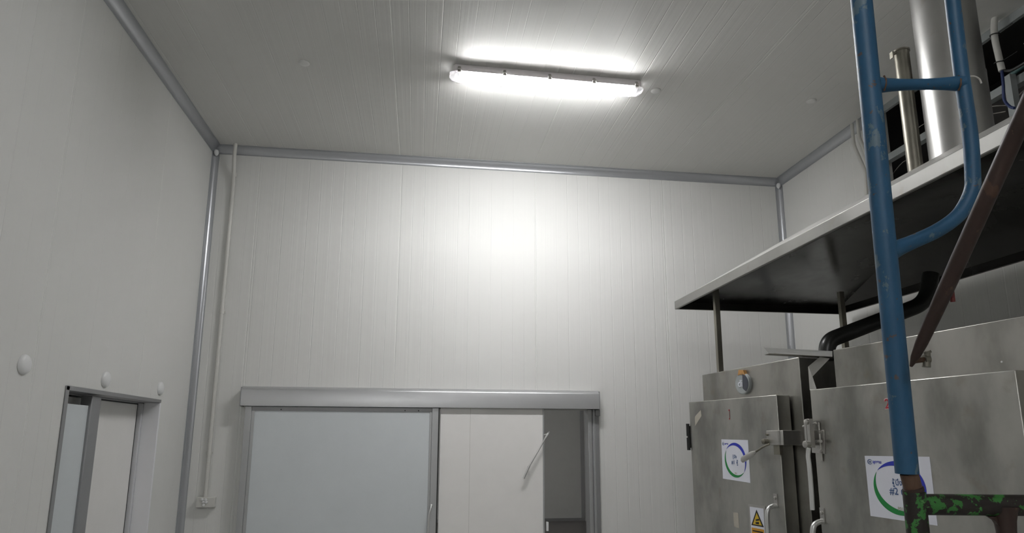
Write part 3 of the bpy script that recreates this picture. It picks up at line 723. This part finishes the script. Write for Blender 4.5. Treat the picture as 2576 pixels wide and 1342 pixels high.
o = eq.build('junction_unit', 'darkbox', origin=(4.4, 2.7, 3.5), bevel=.01); tag(o, 'dark blue grey box unit in the opening right of the flue', 'equipment box')
o = MB().tube([(4.45, OP0-.3, 4.25), (4.45, 5.3, 4.25)], .16, 28).build('ceiling_duct', 'dark', origin=(4.45, 2.7, 4.25)); tag(o, 'dark round duct high inside the opening', 'duct')
wb = MB()
for k in range(26):
    y = 2.5+random.random()*1.0 if k % 4 else 3.7+random.random()*.4; z = 3.52+random.random()*.55; x = 3.42+random.random()*.22
    l_ = .12+random.random()*.3; s_ = random.choice((-1, 1))
    wb.tube(smooth([(x, y, z), (x+.03, y+l_*.4*s_, z+.03+random.random()*.03), (x+.05, y+l_*s_, z-.05*random.random())], 5), 0.003, 6)
o = wb.build('loose_wires', 'cable_w', origin=(3.5, 2.9, 3.6)); tag(o, 'tangle of thin pale wires in the dark opening', 'wires', kind='stuff')
# hose bundle at the right edge
X = 3.26
hs = thing('flexible_hose', tuple(onX(2515, -40, X)), 'white flexible hose hanging at the right of the flue, strapped with black ties', 'hose')
pts = [onX(u, v, X) for u, v in ((2524, -45), (2515, 8), (2502, 48), (2502, 92), (2512, 140), (2521, 178))]
MB().tube(smooth(pts, 6), .0175, 16).build('hose_tube', 'pvc', hs)
for (u, v) in ((2503, 88), (2514, 158)):
    c = onX(u, v, X); mb = MB(); n = 20
    mb.tube([c+V((.024*math.cos(a), .024*math.sin(a), .004*math.sin(a))) for a in [2*math.pi*k/n for k in range(n+1)]], .003, 6)
    mb.tube([c+V((0, -.02, 0)), c+V((.02, -.10, .012))], .0022, 6); mb.build('cable_tie', 'black', hs)
MB().tube(smooth([onX(u, v, X) for u, v in ((2520, 176), (2524, 215), (2526, 250), (2540, 268), (2552, 272))], 6), .008, 10).build('blue_cable', 'bluecable', hs)
MB().tube(smooth([onX(u, v, X+.01) for u, v in ((2519, 176), (2540, 178), (2562, 168), (2590, 150))], 6), .009, 10).build('black_cable', 'black', hs)
o = MB().box(tuple(onX(2532, 190, X+.05)-V((0, .02, 0))), tuple(V((X+.09, onX(2532, 190, X+.05).y+.022, 2.9)))).build('upright_channel', 'greyt', origin=tuple(onX(2532, 190, X+.05))); tag(o, 'pale grey upright channel below the white hose', 'channel')
o = MB().tube([onX(2535, 195, X+.12), onX(2640, 120, X+.12)], .014, 12).build('teal_pipe', 'teal', origin=tuple(onX(2535, 195, X+.12))); tag(o, 'thin teal pipe slanting up at the right edge', 'pipe')

# ================================================================== scaffold (foreground)
def sd(v): return 1.25+(1190-v)*(.13/1190)
def sp_(u, v): return dep(u, v, sd(v))
pbot, ptop = sp_(2282, 1192), sp_(2167, 0)
dirp = (ptop-pbot).normalized()
sc = thing('scaffold_frame', tuple(pbot), 'blue painted tubular scaffold frame with ladder rung, right foreground', 'scaffold')
MB().tube([pbot, pbot+dirp*1.75], .0205, 32).build('post', 'blue', sc)
cur = smooth([sp_(2362, -300), sp_(2396, 0), sp_(2419, 190), sp_(2440, 335), sp_(2447, 441), sp_(2444, 482), sp_(2421, 529), sp_(2395, 556), sp_(2355, 582), sp_(2310, 603), sp_(2258, 625), sp_(2234, 634)], 8)
n = len(cur); MB().tube(cur, [.0142+(.006*min(1, (i-n+17)/12)**2 if i > n-17 else 0) for i in range(n)], 28).build('bent_upright', 'blue', sc)
rl, rr_ = sp_(2205, 215), sp_(2420, 210); n = 15
pts = [rl.lerp(rr_, k/(n-1)) for k in range(n)]; rad = [.0112+.0055*abs(2*k/(n-1)-1)**2.4 for k in range(n)]
ru = MB().tube(pts, rad, 24).build('rung', 'blue', sc)
for px in (2219, 2405):
    wp = [sp_(px, 195+k*6)-RF*(.0150-.00085*(k-3)**2) for k in range(7)]
    MB().tube(wp, [.0022, .0015, .0024, .0016, .0023, .0015, .0022], 8).build('weld_bead', 'rust', ru)
MB().tube(smooth([sp_(2434, 193), sp_(2450, 192), sp_(2464, 199), sp_(2469, 210)], 5), .0016, 8).build('tie_wire', 'cable_w', sc)
# lock stud with wing nut
z_ = sp_(2290, 908); mb = MB()
mb.tube([sp_(2296, 909), sp_(2328, 905)], .0052, 12); mb.build('lock_stud', 'rust', sc)
c_ = sp_(2330, 905)
mb = MB(); mb.tube([sp_(2332, 886), sp_(2330, 924)], [.006, .008], 12, flat=(RF, [1, 1])); mb.tube([sp_(2324, 905), sp_(2337, 904)], .0085, 14); mb.tube([sp_(2331, 884), sp_(2334, 890)], .0075, 12)
mb.build('wing_nut', 'oldpipe', sc)

# lower frame: green flaking paint
def lo(u, v): return dep(u, v, 1.25)
jb = sp_(2299, 1238); ln_d = -dirp
lf_ = thing('scaffold_frame', (jb.x, jb.y, 0), 'lower scaffold frame in flaking green paint, bottom right', 'scaffold')
base = jb+ln_d*(jb.z/dirp.z)
MB().tube([jb, base], .0195, 32).build('post', 'green', lf_)
pin = MB(); pin.tube([sp_(2287, 1193), sp_(2299, 1238)], .0160, 28); pin.build('coupling_pin', 'rust', lf_)
col_ = MB(); col_.tube([sp_(2296, 1229), sp_(2299, 1238)], .0185, 28); col_.build('pin_collar', 'brown', lf_)
r0, r1 = dep(2312, 1270, 1.245), dep(2860, 1275, 1.245)
MB().tube([r0, r1], .0195, 28).build('top_rail', 'green', lf_)
b0 = dep(2523, 1275, 1.245); dn = V((.0, 0, -1))
mb = MB(); mb.tube([b0, b0+dn*.012, b0+dn*.025, b0+dn*.045, b0+dn*1.2], [.026, .0215, .0185, .0165, .0165], 24, flat=None); mb.build('inner_leg', 'brown', lf_)
mb = MB(); gx = (r1-r0).normalized(); g0 = b0+dn*.017-gx*.035
gp = [g0, g0+gx*.030+dn*.0, g0+gx*.024+dn*.028, g0+gx*.014+dn*.009]
mb.hexa([p-RF*.006 for p in gp], [p+RF*.006 for p in gp]); mb.build('gusset', 'brown', lf_)
MB().tube([r1, V((r1.x+.01, r1.y, 0))], .0225, 28).build('post', 'green', lf_)
# diagonal brace
A, B_ = dep(2292, 922, 1.215), dep(2733, -60, .92)
dB = (B_-A).normalized(); Lb = (B_-A).length; fl = RF.cross(dB).normalized()
n = 24; pts = [A+dB*(Lb*k/(n-1)) for k in range(n)]
xs_ = [0, .012, .03, .06, .10]
pts = [A, A+dB*.02, A+dB*.05, A+dB*.1, A+dB*.16]+[A+dB*(Lb*k/6) for k in range(2, 7)]
rad = [.003, .0085, .0115, .0128, .0130]+[.0132]*5
br = thing('cross_brace', tuple(A), 'dark rusty brown diagonal brace tube crossing the hood, right foreground', 'scaffold brace')
MB().tube(pts, rad, 24, flat=(RF, [.5, .45, .5, .7, .95]+[1]*5)).build('brace_tube', 'brown', br)
q0, q1 = dep(2391, 700, 1.16), dep(2397, 760, 1.16)
mb = MB(); mb.tube([q0, q1], [.0036, .0042], 12); mb.build('locking_pin', 'redp', br)
